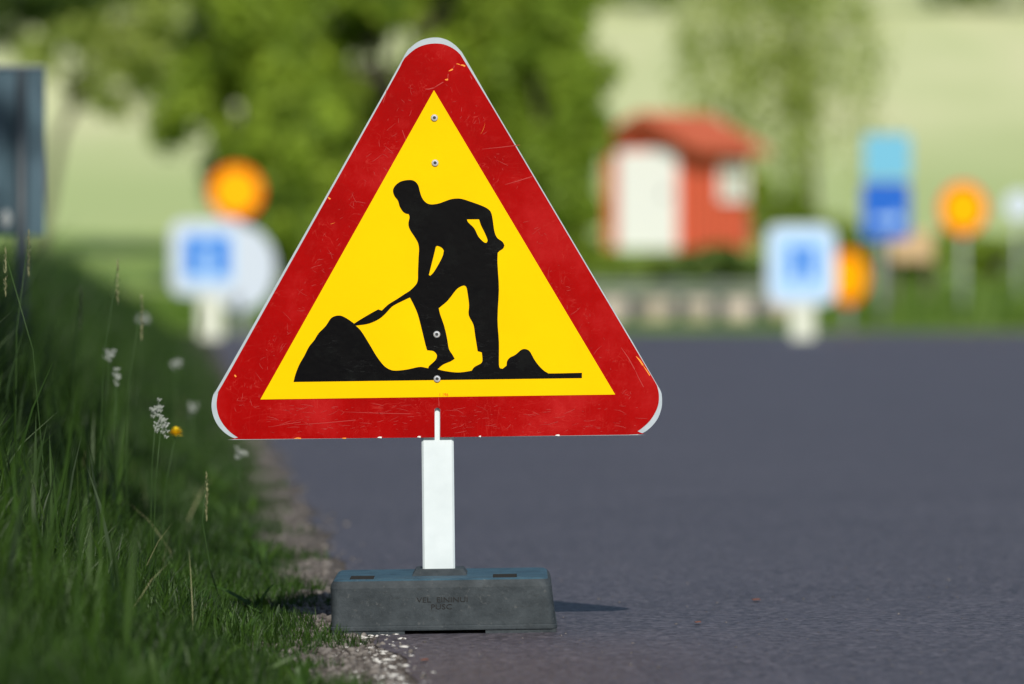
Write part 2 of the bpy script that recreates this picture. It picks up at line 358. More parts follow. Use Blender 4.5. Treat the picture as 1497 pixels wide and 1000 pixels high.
# ------------------------------------------------------------------ grass
def blades(name, X, Y, H, W, m, zf=G, lean=0.5, dirx=0.0, diry=0.0, **kw):
    n = len(X); Z = zf(X, Y) - 0.01
    a = rng.uniform(0, 2 * math.pi, n); f = rng.uniform(0, 2 * math.pi, n)
    ln = rng.uniform(0.1, lean, n) * H
    dx, dy = np.cos(a) * ln + dirx * H, np.sin(a) * ln + diry * H
    wx, wy = np.cos(f) * W / 2, np.sin(f) * W / 2
    V = np.zeros((n, 7, 3)); 
    for k, (t_, wf) in enumerate(((0, 0.9), (0.4, 1.0), (0.75, 0.65))):
        cx_, cy_, cz = X + dx * t_ ** 2, Y + dy * t_ ** 2, Z + H * (t_ - 0.18 * (ln / H) * t_ ** 2)
        V[:, 2 * k] = np.stack([cx_ - wx * wf, cy_ - wy * wf, cz], 1); V[:, 2 * k + 1] = np.stack([cx_ + wx * wf, cy_ + wy * wf, cz], 1)
    V[:, 6] = np.stack([X + dx, Y + dy, Z + H * (1 - 0.18 * ln / H)], 1)
    b = np.arange(n)[:, None] * 7
    Q = np.concatenate([b + [0, 1, 3, 2], b + [2, 3, 5, 4]]); T = b + [4, 5, 6]
    rn = np.repeat(rng.uniform(0, 1, n), 7)
    return arrays(name, V.reshape(-1, 3), Q, T, m, rnd=rn)
def verge(y0, y1, dens, left, wmul):
    A = (y1 - y0) * left; n = int(A * dens)
    Y = rng.uniform(y0, y1, n); d = left * rng.beta(1.0, 1.25, n) - 0.04
    wig = 0.05 * np.sin(Y * 4.1) + 0.045 * np.sin(Y * 9.7 + 1) + 0.03 * np.sin(Y * 23)
    X = xa(Y) - 0.17 - d + wig
    patch = 0.75 + 0.35 * np.sin(X * 5 + Y * 2.3) * np.sin(Y * 1.9 - X * 3)
    H = (0.055 + 0.40 * sstep(0.05, 0.95, d)) * rng.uniform(0.55, 1.15, n) * patch
    tall = rng.random(n) < 0.05 * sstep(0.3, 0.9, d); H = np.where(tall, H * 1.45, H)
    return X, Y, H, rng.uniform(0.0022, 0.0048, n) * wmul * (0.7 + H * 1.2)
parts_ = [verge(5.5, 9.5, 2600, 1.6, 1.1), verge(9.5, 14.5, 7000, 1.5, 1.0), verge(14.5, 24, 2600, 2.2, 1.5), verge(24, 40, 1000, 3.2, 2.6), verge(40, 61, 550, 4.5, 4.0)]
X, Y, H, W = [np.concatenate([p[k] for p in parts_]) for k in range(4)]
tag(blades('verge_grass', X, Y, H, W, M['grass'], lean=0.55, dirx=0.0), kind='stuff')
n = 2600; Y = 8.5 + 22 * rng.random(n) ** 1.3; d = rng.uniform(0.28, 1.5, n) ** 0.9 * (0.8 + 0.02 * Y); Xt = xa(Y) - 0.17 - d
tag(blades('tall_grass', Xt, Y, rng.uniform(0.30, 0.60, n) * (0.55 + 0.45 * sstep(0.25, 0.9, d)), rng.uniform(0.005, 0.010, n), M['grass'], lean=0.28), kind='stuff')
n = 110; Y = 10 + 16 * rng.random(n) ** 1.2; Xt = xa(Y) - 0.35 - rng.uniform(0.0, 0.9, n)
tag(blades('dry_grass', Xt, Y, rng.uniform(0.08, 0.22, n), rng.uniform(0.0015, 0.003, n), M['strawstem'], lean=0.8), kind='stuff')
k_ = 150; cy_ = 9.2 + 12 * rng.random(k_) ** 1.3; cx_ = xa(cy_) - 0.17 - rng.uniform(0.0, 0.8, k_)
Y = np.repeat(cy_, 8) + rng.normal(0, .012, k_ * 8); Xt = np.repeat(cx_, 8) + rng.normal(0, .012, k_ * 8)
tag(blades('broad_leaved_weeds', Xt, Y, rng.uniform(0.04, 0.10, k_ * 8), rng.uniform(0.010, 0.020, k_ * 8), M['weed'], lean=1.3), kind='stuff')
n = 26000; Y = rng.uniform(61.7, 78, n); X = rng.uniform(-8, 11, n)
Hh = rng.uniform(0.08, 0.25, n) * (1 + 0.9 * sstep(3.3, 6, X)) * (1 - 0.75 * sstep(0.2, 1.0, X) * (1 - sstep(3.0, 3.6, X)))
tag(blades('meadow_grass', X, Y, Hh, rng.uniform(0.02, 0.04, n), M['grass_bright'], zf=lambda a, b: G(a, b) + 0.05), kind='stuff')

# ------------------------------------------------------------------ gravel stones, paint flakes
def stones(name, n, xf, y0, y1, smin, smax, m, flat=0.6):
    ico = bmesh.new(); bmesh.ops.create_icosphere(ico, subdivisions=1, radius=1)
    bv = np.array([v.co for v in ico.verts]); bf = np.array([[v.index for v in f.verts] for f in ico.faces]); ico.free()
    Y = y0 + (y1 - y0) * rng.random(n) ** 1.5; X = xf(Y); s = smin + (smax - smin) * rng.random(n) ** 3
    Vv = bv[None] * (1 + 0.25 * rng.standard_normal((n, len(bv), 1))) * s[:, None, None] * np.array([1, 1, flat]) * rng.uniform(0.6, 1.4, (n, 1, 3))
    a = rng.uniform(0, 6.28, n); c, sn = np.cos(a)[:, None], np.sin(a)[:, None]
    Xr = Vv[..., 0] * c - Vv[..., 1] * sn; Yr = Vv[..., 0] * sn + Vv[..., 1] * c
    zz = np.where(X > xa(Y), road_z(X, Y), G(X, Y) + 0.004) + s * flat * 0.25
    V = np.stack([Xr + X[:, None], Yr + Y[:, None], Vv[..., 2] + zz[:, None]], 2)
    T = (np.arange(n)[:, None, None] * len(bv) + bf[None]).reshape(-1, 3)
    return arrays(name, V.reshape(-1, 3), None, T, m)
tag(stones('gravel', 9000, lambda Y: xa(Y) + rng.normal(-0.12, 0.06, len(Y)), 8, 30, 0.0025, 0.011, M['stone']), kind='stuff')
tag(stones('paint_flakes', 330, lambda Y: xa(Y) - 0.035 + rng.normal(0, 0.035, len(Y)) , 9.6, 11.35, 0.002, 0.010, M['chalk'], 0.3), kind='stuff')
tag(stones('road_grit', 260, lambda Y: xa(Y) + rng.uniform(0.0, 1.6, len(Y)), 9.5, 15, 0.0015, 0.0035, M['stone']), kind='stuff')

# ------------------------------------------------------------------ THE ROADWORK SIGN
SY = 11.4680                                                   # front of the aluminium plate
slot = [(643.2, 639.2), (643.2, 601), (642.4, 598), (641, 596.4), (639.4, 595.9), (637.8, 596.4), (636.4, 598), (635.7, 601), (635.7, 639.4)]
plate = [(560, 138.4), (592.4, 79), (599.6, 70), (609.2, 62.2), (618.5, 57.8), (628.4, 55.4), (636, 54.8), (644, 55.4), (654.5, 58.8), (664.4, 65.2), (672.8, 73.6), (680, 84.4), (720, 154), (924.5, 499.5),
         (959, 559.3), (965, 569.8), (967.4, 577), (967.9, 588), (966.8, 597.5), (962, 611), (953, 623), (942.5, 631.5), (932, 635.4), (920, 636.2)] + slot + \
        [(356.4, 642.9), (346.8, 641.8), (337.2, 638.4), (327.6, 631.8), (319.2, 622.8), (313.2, 612), (309.8, 600), (309.4, 589.2), (311.4, 578.4), (315.6, 569.4), (333.6, 540)]
slot2 = [(x + (0.25 if x > 639.4 else -0.25), y) for x, y in slot]
red = [(560, 143), (587.6, 91.6), (594.8, 82), (606.8, 71.8), (620, 65.8), (634.4, 63.6), (648.8, 64.8), (662, 70.6), (671.6, 78.4), (678.8, 89.2), (720, 157), (923.2, 500.4),
       (956, 555.5), (961.5, 567.5), (963.4, 579.5), (962, 593), (956, 606.5), (947, 618.5), (932, 630.5), (918.5, 635.5)] + slot2 + \
      [(358, 642.2), (348, 639.6), (336, 631.2), (326.4, 620.4), (319.8, 608.4), (316.8, 595.2), (317, 584.6), (319.2, 573.6), (324, 563.4), (337.8, 540)]
sign = empty('roadwork_sign', (P(641, 600, 11.505).x, 11.505, 0.0), 'red and yellow triangular roadwork sign with a black digging worker, on a white post', 'sign')
slab('plate', [smooth_loop(plate, 30)], SY, 0.003, M['alu'], sign)
def damage(bm, D):
    """scratches and chips in the film: slivers a fraction of a millimetre proud of it"""
    rr = random.Random(5)
    def sliver(pts, w, mi):
        pp = [Vector(((x - CX) * D / F_PX, 0, CH - (y - HY) * D / F_PX)) for x, y in pts]
        for a, b, wa, wb in zip(pp, pp[1:], [w * (0.3 + 0.7 * math.sin(math.pi * k / len(pp))) for k in range(len(pp))], [w * (0.3 + 0.7 * math.sin(math.pi * (k + 1) / len(pp))) for k in range(len(pp))]):
            d = (b - a); 
            if d.length < 1e-6: continue
            nrm = Vector((-d.z, 0, d.x)).normalized(); yy = SY - 0.00065
            vs = [bm.verts.new((q.x, yy, q.z)) for q in (a - nrm * wa, b - nrm * wb, b + nrm * wb, a + nrm * wa)]
            bm.faces.new(vs).material_index = mi
    PXM = D / F_PX
    def curve(x, y, ang, ln, bend, w, mi, n=5):
        pts = [(x, y)]
        for k in range(n):
            x += math.cos(ang) * ln / n; y += math.sin(ang) * ln / n; ang += bend / n + rr.uniform(-.08, .08); pts.append((x, y))
        if all(inred(px, py) for px, py in pts): sliver(pts, w * PXM, mi)
    def side(p, a, b): return (b[0] - a[0]) * (p[1] - a[1]) - (b[1] - a[1]) * (p[0] - a[0])
    yt = [(634.4, 129), (377, 586), (903, 579)]; rt = [(636, 64), (338, 640), (936, 634)]
    def intri(p, T): s = [side(p, T[k], T[(k + 1) % 3]) for k in range(3)]; return all(q > 0 for q in s) or all(q < 0 for q in s)
    def inred(x, y): return intri((x, y), [(636, 40), (316, 636), (958, 632)]) and not intri((x, y), yt) and y > 70 and not (632 < x < 647 and y > 590)
    for k in range(430):
        which = rr.random()
        if which < .36: u = rr.random(); x = 606 - 262 * u + rr.gauss(0, 14); y = 130 + 470 * u + rr.gauss(0, 10)
        elif which < .66: u = rr.random(); x = 665 + 270 * u + rr.gauss(0, 14); y = 120 + 470 * u + rr.gauss(0, 10)
        else: x = rr.uniform(370, 940); y = rr.uniform(590, 636)
        hz = which >= .66
        curve(x, y, rr.gauss(0, .25) if hz else rr.uniform(0, 3.1), rr.choice([3, 3, 5, 7, 10, 18]), rr.uniform(-.5, .5), rr.uniform(.12, .32), 1 if rr.random() < .99 else 2)
    for x0, y0, x1, y1, w, mi in [(622, 130.5, 634, 128.5, .8, 1), (634, 128.5, 648, 120, .7, 1), (650.5, 116.5, 655, 116, 1.3, 2), (655, 116, 655.5, 108, .6, 1), (656, 104, 662, 101, 1.1, 2), (662, 101, 664, 96, .5, 1),
                              (667, 93.5, 672, 94.5, .6, 2), (673, 95, 680, 96.8, 1.2, 2), (687, 110, 690, 116, .6, 1), (908, 508, 928, 540, .7, 1), (928, 540, 941, 566, .5, 1), (566, 128, 560, 150, .5, 1),
                              (430, 621, 520, 614, .45, 1), (395, 624, 440, 617, .4, 1), (500, 602, 600, 605, .4, 1), (705, 218, 760, 212, .5, 1), (738, 270, 778, 258, .6, 1), (600, 218, 588, 190, .45, 1),
                              (640.8, 580, 641.8, 594, .5, 1), (930, 521, 940, 534, 1.2, 2), (940, 534, 950, 549, .8, 2), (480, 288, 483, 291, 1.2, 2), (343, 548, 345, 551, 1.2, 2), (430, 641.2, 440, 641, .9, 2), (500, 640.7, 506, 640.6, .8, 2)]:
        mx_, my_ = (x0 + x1) / 2 + rr.uniform(-1, 1), (y0 + y1) / 2 + rr.uniform(-1, 1)
        sliver([(x0, y0), (mx_, my_), (x1, y1)], w * PXM, mi)
    for x0, x1, yy_ in [(552, 558, 639.6), (610, 615, 638.8), (700, 703, 638.2), (812, 818, 636.5)]:
        sliver([(x0, yy_), ((x0 + x1) / 2, yy_ - .3), (x1, yy_)], 1.2 * PXM, 3)
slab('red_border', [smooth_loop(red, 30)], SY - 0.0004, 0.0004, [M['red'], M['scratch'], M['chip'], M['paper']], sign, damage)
slab('yellow_panel', [[(634.4, 131.8), (899.3, 576.8), (380.6, 584)]], SY - 0.0011, 0.0006, M['yellow'], sign)
man = [(429.1, 558.3), (431.8, 547.6), (436.9, 534.3), (441.3, 526.3), (445, 520), (451.6, 507), (459.7, 496.9), (465.6, 487.3), (475.8, 477), (483.2, 466), (489, 462.3), (495.7, 461.2), (501.6, 462.6), (509.6, 467.2), (517.7, 473),
       (528.7, 466), (544.9, 456.5), (553, 452.3), (558.1, 454), (567.7, 445.1), (580.2, 437.3), (591.2, 430), (599, 425), (606, 418.5), (609.8, 413), (611, 406), (611, 398), (611.8, 377.5), (612.5, 364), (611, 355), (606.5, 346.8), (600.5, 337.8),
       (597.5, 331), (597.2, 325), (598.7, 317.5), (597.5, 313), (592.3, 311.8), (587.8, 307.8), (584, 301), (581.8, 293.5), (577.3, 287.5), (575, 282.3), (574.7, 277), (578, 271), (584.8, 265.8), (593, 263.5), (602, 263.2), (608, 266.2),
       (611.8, 271.8), (613.7, 279.3), (616.3, 287.5), (620, 293.5), (625.3, 297.6), (632, 298.8), (641.8, 297.3), (651.5, 293.8), (659, 291.3), (666.5, 290.2), (675.5, 290.8), (687.5, 294.6), (699.5, 298.8), (708.5, 302.5), (714.5, 306.3),
       (718.3, 311.5), (720.5, 322), (722, 333.3), (724.3, 343), (728, 348.7), (734.8, 353.5), (737.5, 358.8), (735.5, 363.3), (731, 366.3), (727.7, 369.3), (727.3, 382), (728.3, 400), (729.4, 424), (727.4, 466.5), (729.5, 500.5), (729.5, 533),
       (731.5, 538.5), (734.9, 539), (740.5, 534.5), (741.4, 527.7), (745.6, 522.6), (753.3, 518.7), (761.8, 511.6), (767.7, 510.2), (773.7, 512.8), (777.9, 519.5), (781.3, 525.7), (787.3, 534), (794.5, 541.3), (800.6, 545), (806, 545.9), (850.8, 545), (850.8, 552.7)]
holes = [[(520, 475.9), (536.1, 473.8), (547.8, 469.7), (556.7, 464.5), (564, 457.9), (572.1, 449.1), (578.7, 444.7), (589, 439.6), (599.3, 434.7), (605.2, 446.2), (611, 460.1), (616.9, 482.9), (623.5, 509.4), (626.5, 512), (633.1, 513), (637.5, 516.7),
          (638.7, 521.1), (636, 527), (627.2, 535.1), (626.2, 538.4), (621.3, 537.3), (612.5, 536.4), (594.9, 540.2), (578.7, 541.8), (569.9, 540.2), (561.1, 534.3), (550.8, 521.1), (542, 506.4), (531.7, 489.5), (525.8, 481.4)],
         [(678.4, 417.2), (681.8, 419.8), (683.9, 430.8), (685.7, 446.1), (685.2, 460.6), (692, 474.2), (694.6, 490.3), (698.3, 513.3), (704.3, 515), (705.3, 526), (703.1, 531.2), (693.7, 536.3), (689.5, 541.9), (678, 543.8), (666.5, 544.4), (649.5, 542.2), (639.7, 539.7),
          (647.8, 532.9), (658, 528.6), (664.8, 524.4), (661.4, 518.4), (656.3, 509.9), (653.8, 495.4), (649.5, 476.7), (643.6, 459.7), (641.5, 450.4), (654.6, 439.3), (666.5, 424), (673.3, 418.9)],
         [(637.3, 360.3), (640.3, 359.5), (646.3, 362.5), (648.8, 366.3), (647, 374.5), (641, 386.5), (633.5, 398.5), (628.8, 403.1), (627, 401.9), (630, 390), (635, 370)],
         [(682.7, 320.5), (700.3, 320.5), (703.3, 329.5), (708.5, 340), (712.7, 350.5), (711.5, 354.7), (707.8, 354.3), (699.5, 346), (693.5, 334), (684.5, 325)]]
slab('worker_symbol', [smooth_loop(man)] + [smooth_loop(h) for h in holes], SY - 0.0017, 0.0006, M['black'], sign)
text_mesh('imprint', '1 196', 0.0085, P(648.5, 579, SY - 0.0016), 0, M['s_orange'], sign, 0.0002)
for k, (px, py) in enumerate([(635, 172.3), (636, 238.3), (638.5, 489), (639, 554)]):
    c = P(px, py, SY - 0.0017); bm = bmesh.new(); rings = []
    for r_, dy in ((0.0072, 0.0), (0.0070, -0.0012), (0.0058, -0.0024), (0.0036, -0.0026), (0.0028, -0.0014)):
        rings.append([(c.x + r_ * math.cos(a), c.y + dy, c.z + r_ * math.sin(a)) for a in [2 * math.pi * j / 20 for j in range(20)]])
    bm_ring_loft(bm, rings, cap0=False); bm.faces.ensure_lookup_table(); bm.faces[-1].material_index = 1
    finish('rivet', bm, [M['rivet'], M['hole']], sign, smooth=False)
# post: square white tube, leaning with the cross-fall of the road
PY = SY + 0.0075
bm = bmesh.new()
def pr(xl, xr, py, pz=None):
    a, b = P(xl, py, PY), P(xr, py, PY); z = a.z if pz is None else pz; w = b.x - a.x; c = 0.004
    return [(a.x + c, PY, z), (b.x - c, PY, z), (b.x, PY + c, z), (b.x, PY + w - c, z), (b.x - c, PY + w, z), (a.x + c, PY + w, z), (a.x, PY + w - c, z), (a.x, PY + c, z)]
bm_ring_loft(bm, [pr(618.6, 665.9, 900), pr(616.2, 663.0, 640), pr(611.6, 658.6, 150)])
finish('post', bm, M['white'], sign)

# ------------------------------------------------------------------ rubber foot
FX, FY = P(649.7, 900, 11.305).x, 11.505
foot = empty('sign_foot', (FX, FY, 0.0), 'heavy dark grey recycled rubber foot holding the post of the roadwork sign', 'sign foot')
def rr_ring(hw, hd, r_, z, n=6):
    pts = []
    for sx, sy, a0 in ((1, 1, 0), (-1, 1, 90), (-1, -1, 180), (1, -1, 270)):
        for k in range(n + 1):
            a = R(a0 + 90 * k / n); x = sx * (hw - r_) + r_ * math.cos(a); y = sy * (hd - r_) + r_ * math.sin(a)
            pts.append((FX + x, FY + y, z + 0.0136 * x))
    return pts
bm = bmesh.new()
lv = [(0.2245, .2005, .012, .0075), (0.2255, .201, .013, .010), (0.2255, .201, .013, .0145), (0.2235, .1995, .013, .0165), (0.2238, .1997, .013, .0185), (0.2215, .198, .016, .06), (0.2205, .197, .02, .092), (0.2185, .195, .022, .100), (0.2140, .191, .022, .106), (0.2080, .185, .020, .109)]
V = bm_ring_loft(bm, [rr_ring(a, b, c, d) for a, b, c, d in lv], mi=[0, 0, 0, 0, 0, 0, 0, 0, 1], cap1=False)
slots_ = [(-0.316, -0.268, 11.335, 11.46), (-0.030, 0.018, 11.335, 11.46)]
outer = [v.co.copy() for v in V[-1]]
loops = [outer] + [[Vector((x, y, 0.109 + 0.0136 * (x - FX))) for x, y in ((a, c), (b, c), (b, d), (a, d))] for a, b, c, d in slots_]
tri = tessellate_polygon([[Vector((q.x, q.y, 0)) for q in lp] for lp in loops])
hv = [[bm.verts.new(q) for q in lp] for lp in loops[1:]]; allv = list(V[-1]) + [v for h in hv for v in h]
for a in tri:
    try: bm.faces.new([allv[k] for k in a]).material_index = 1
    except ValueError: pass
for h in hv:
    lo = [bm.verts.new(v.co + Vector((0, 0, -0.03))) for v in h]
    for k in range(4): bm.faces.new((h[k], h[(k + 1) % 4], lo[(k + 1) % 4], lo[k])).material_index = 2
    bm.faces.new(lo).material_index = 2
# the two bearing pads that leave the gap under the middle
for x0, x1 in ((-0.222, -0.079), (0.082, 0.223)):
    vs = bm_box(bm, FX + x0, FX + x1, FY - 0.198, FY + 0.198, -0.001, 0.0075)
    for v in vs: v.co.z += 0.0136 * (v.co.x - FX)
[setattr(v.co, 'x', v.co.x - 0.075 * max(v.co.z, 0)) for v in bm.verts]
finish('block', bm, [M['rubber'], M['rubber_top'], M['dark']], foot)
bm = bmesh.new(); cxm = P(642.5, 838, 11.42).x
def cr(hw, y0, y1, z): return [(cxm - hw, y0, z - .0006), (cxm + hw, y0, z + .0006), (cxm + hw, y1, z + .0006), (cxm - hw, y1, z - .0006)]
bm_ring_loft(bm, [cr(.056, 11.417, 11.595, .1075), cr(.048, 11.445, 11.57, .1205)], cap0=False)
finish('collar', bm, M['rubber'], foot)
text_mesh('moulded_lettering', 'VEL  EININUI', 0.0145, Vector((FX - 0.004, FY - 0.1975, 0.0630)), -0.0136, M['dark'], foot, 0.0012, 1.25)
text_mesh('moulded_lettering', 'PUSC', 0.0145, Vector((FX - 0.006, FY - 0.1980, 0.0490)), -0.0136, M['dark'], foot, 0.0012, 1.25)

# ------------------------------------------------------------------ small signs down the road
def disc(bm, c, r, y0, y1, seg=40, mi=0, ay=0.0, rz=None):
    rz = rz or r
    ring = lambda yy: [Vector((r * math.cos(a), yy, rz * math.sin(a))) for a in [2 * math.pi * k / seg for k in range(seg)]]
    rot = Matrix.Rotation(ay, 3, 'Z')
    bm_ring_loft(bm, [[(rot @ q) + Vector(c) for q in ring(yy)] for yy in (y0, y1)], mi=[mi])
    bm.faces.ensure_lookup_table()
    for f in bm.faces[-2:]: f.material_index = mi
def rboard(bm, c, w, h, r_, y0, y1):
    pts = []
    for sx, sz, a0 in ((1, 1, 0), (-1, 1, 90), (-1, -1, 180), (1, -1, 270)):
        for k in range(6):
            a = R(a0 + 18 * k); pts.append((sx * (w / 2 - r_) + r_ * math.cos(a), sz * (h / 2 - r_) + r_ * math.sin(a)))
    bm_ring_loft(bm, [[(c[0] + x, c[1] + yy, c[2] + z) for x, z in pts] for yy in (y0, y1)])
def gz(x, y): return float(G(x, y)) if y > Y_FAR or x < xa(y) else float(road_z(x, y))

def round_sign(px, py, rpx, Y, label, yaw=0.0, pw=0.03, postx=0.0, ground=None, group='round yellow and red signs by the bend'):
    c = P(px, py, Y); r_ = rpx * Y / F_PX; g = gz(c.x, Y) if ground is None else ground
    rt = empty('round_sign', (c.x, Y + 0.05, g), label, 'sign', group)
    bm = bmesh.new(); disc(bm, c, r_, 0, 0.004, ay=yaw); finish('border', bm, M['s_orange'], rt)
    bm = bmesh.new(); disc(bm, c, r_ * 0.78, -0.003, -0.0006, ay=yaw); finish('face', bm, M['s_yellow'], rt)
    bm = bmesh.new(); bm_tube(bm, [(c.x + postx, Y + 0.04, g - .02), (c.x + postx, Y + 0.04, c.z + r_ * 0.8)], [pw, pw], 12); finish('post', bm, M['post_grey'], rt, True)
    return rt
def board_sign(x0, x1, y0, y1, Y, post, label, inner, core, ybase):
    a, b = P(x0, y0, Y), P(x1, y1, Y); c = ((a.x + b.x) / 2, Y, (a.z + b.z) / 2); w, h = b.x - a.x, a.z - b.z
    g = gz(c[0], Y)
    rt = empty('board_sign', (c[0], Y + 0.06, g), label, 'sign', 'white and blue boards at the road edge')
    bm = bmesh.new(); rboard(bm, c, w, h, 0.13, 0, 0.006); finish('panel', bm, M['s_white'], rt)
    bm = bmesh.new(); rboard(bm, c, w * inner, h * inner, 0.09, -0.004, -0.001); finish('blue_field', bm, M['s_pale'], rt)
    sy = P(0, (core[1] + core[3]) / 2, Y).z; cx_ = P((core[0] + core[2]) / 2, 0, Y).x; sw = (core[2] - core[0]) * Y / F_PX; sh = (core[3] - core[1]) * Y / F_PX
    bm = bmesh.new()
    bm_box(bm, cx_ - sw / 2, cx_ - sw * .12, Y - .009, Y - .005, sy - sh / 2, sy + sh / 2); bm_box(bm, cx_ + sw * .12, cx_ + sw / 2, Y - .009, Y - .005, sy - sh / 2, sy + sh / 2)
    bm_box(bm, cx_ - sw * .12, cx_ + sw * .12, Y - .0088, Y - .005, sy + sh * .25, sy + sh * .42)
    finish('symbol', bm, M['s_sky'], rt)
    pa, pb = P(post[0], 0, Y).x, P(post[1], 0, Y).x
    bm = bmesh.new(); bm_box(bm, pa, pb, Y + .008, Y + .07, g - .01, b.z + .25); finish('post', bm, M['s_cream'], rt, bevel=0.008)
    return rt
board_sign(249, 358, 322, 432, 56.0, (290, 326), 'white board with blue symbol on broad pale post, left of the roadwork sign', .70, (272, 346, 334, 402), 485)
board_sign(1121, 1222, 328, 445, 56.0, (1156, 1191), 'white board with small blue symbol on broad post, right of the guardrail', .84, (1153, 360, 1193, 408), 495)
round_sign(345, 280, 40, 56.6, 'round yellow sign with red border raised behind the left white and blue board')
round_sign(1240, 405, 41, 59.0, 'low round yellow sign with red border half hidden behind the right white board', yaw=R(40))
round_sign(1408, 305, 38, 64.0, 'round yellow sign with red border on a tall post, right of the blue signs', yaw=R(20))
# white disc behind the left board
c = P(352, 392, 59.0); rt = empty('white_disc_sign', (c.x, 59.05, gz(c.x, 59)), 'plain white round sign standing just behind the left white and blue board', 'sign')
bm = bmesh.new(); disc(bm, c, .36, 0, .005, rz=.44); finish('panel', bm, M['s_white'], rt)
box('post', c.x - .03, c.x + .03, 59.02, 59.08, gz(c.x, 59) - .02, c.z, M['post_grey'], rt)
# blue stacked signs
Yb = 62.5; a, b = P(1263, 196, Yb), P(1331, 262, Yb); g = gz(a.x, Yb)
rt = empty('blue_sign', ((a.x + b.x) / 2, Yb + .06, g), 'tall cyan and blue sign plates on a pale grey post beside the tan board', 'sign')
bm = bmesh.new(); rboard(bm, ((a.x + b.x) / 2, Yb, (a.z + b.z) / 2), b.x - a.x, a.z - b.z, .05, 0, .004); finish('cyan_plate', bm, M['s_cyan'], rt)
c0, c1 = P(1260, 266, Yb), P(1330, 350, Yb); mx_, mz_ = (c0.x + c1.x) / 2, (c0.z + c1.z) / 2
bm = bmesh.new(); rboard(bm, (mx_, Yb, mz_), c1.x - c0.x, c0.z - c1.z, .06, 0, .004); pl_ = finish('blue_plate', bm, M['s_blue'], rt)
bm = bmesh.new(); q = mz_ - .1
bm_box(bm, mx_ - .14, mx_ + .08, Yb - .005, Yb - .002, q - .03, q + .03)
v = [bm.verts.new((x, y, z)) for y in (Yb - .005, Yb - .002) for x, z in ((mx_ + .08, q + .09), (mx_ + .08, q - .09), (mx_ + .19, q))]
bm.faces.new(v[:3]); bm.faces.new(v[3:]); [bm.faces.new((v[i], v[(i + 1) % 3], v[3 + (i + 1) % 3], v[3 + i])) for i in range(3)]
finish('arrow', bm, M['s_pale'], rt)
bm = bmesh.new(); px_ = P(1290, 0, Yb).x; bm_tube(bm, [(px_, Yb + .05, g - .02), (px_, Yb + .05, a.z)], [.045, .045], 14); finish('post', bm, M['post_grey'], rt, True)
# tan board
Yt = 68.0; a, b = P(1302, 338, Yt), P(1364, 382, Yt); g = gz(a.x, Yt)
rt = empty('tan_board', ((a.x + b.x) / 2, Yt + .05, g), 'low blank tan board between the blue sign and the far round sign', 'board')
box('panel', a.x, b.x, Yt, Yt + .03, b.z, a.z, M['tan'], rt, bevel=.006)
for xx in (a.x + .06, b.x - .06): box('leg', xx - .03, xx + .03, Yt + .031, Yt + .09, g - .02, a.z - .03, M['bark'], rt)
# small white sign at the right frame edge
c = P(1490, 300, 66.0); g = gz(c.x, 66)
rt = empty('small_white_sign', (c.x, 66.05, g), 'small white sign on a thin post at the right edge of the photo', 'sign')
bm = bmesh.new(); disc(bm, c, .17, 0, .004); finish('panel', bm, M['s_white'], rt)
bm = bmesh.new(); bm_tube(bm, [(c.x, 66.04, g - .02), (c.x, 66.04, c.z)], [.025, .025], 10); finish('post', bm, M['post_grey'], rt, True)
# sign seen from behind at the left edge
Ys = 19.0; a, b = P(-52, 96, Ys), P(66, 344, Ys); px_ = P(33, 0, Ys).x; g = float(G(px_, Ys + .04))
rt = empty('turned_sign', (px_, Ys - .02, g), 'blue grey back of a rectangular road sign at the left edge, above the tall grass', 'sign')
box('panel', a.x, b.x, Ys, Ys + .004, b.z, a.z, M['signback'], rt)
bm = bmesh.new()
bm_box(bm, a.x - .002, b.x + .002, Ys - .010, Ys + .0045, a.z - .006, a.z + .002)
finish('folded_rim', bm, M['post_grey'], rt)
bm = bmesh.new(); bm_tube(bm, [(px_, Ys - .045, g - .05), (px_, Ys - .045, a.z - .01)], [.021, .021], 16); finish('post', bm, M['post_dark'], rt, True)
s_ = P(9, 320, Ys); bm = bmesh.new(); disc(bm, (s_.x, Ys, s_.z), .016, -.0016, -.0006, 20, rz=.03); finish('sticker', bm, M['post_grey'], rt)

# ------------------------------------------------------------------ guardrail with boulders
Yg = 66.0; xL, xR = P(640, 0, Yg).x, P(1128, 0, Yg).x
g = float(G(0, Yg)) + .05
rt = empty('guardrail', ((xL + xR) / 2, Yg, g), 'low weathered grey guardrail on dark posts along the far side of the bend', 'guardrail')
bm = bmesh.new(); zt = P(0, 413, Yg).z
prof = [(0, 0), (-.03, -.02), (-.06, -.06), (-.02, -.11), (-.02, -.14), (-.06, -.19), (-.03, -.225), (0, -.24), (.006, -.24), (-.022, -.222), (-.05, -.19), (-.01, -.14), (-.01, -.11), (-.05, -.06), (-.022, -.022), (.006, 0)]
bm_ring_loft(bm, [[(x, Yg + p[0], zt + .78 * p[1]) for p in prof] for x in np.linspace(xL, xR, 6)]); finish('rail', bm, M['rail'], rt)
for px in (655, 730, 800, 862, 925, 992, 1050, 1108):
    x = P(px, 0, Yg).x; box('post', x - .075, x + .075, Yg + .01, Yg + .10, float(G(x, Yg)) - .02, zt + .03, M['post_dark'], rt)
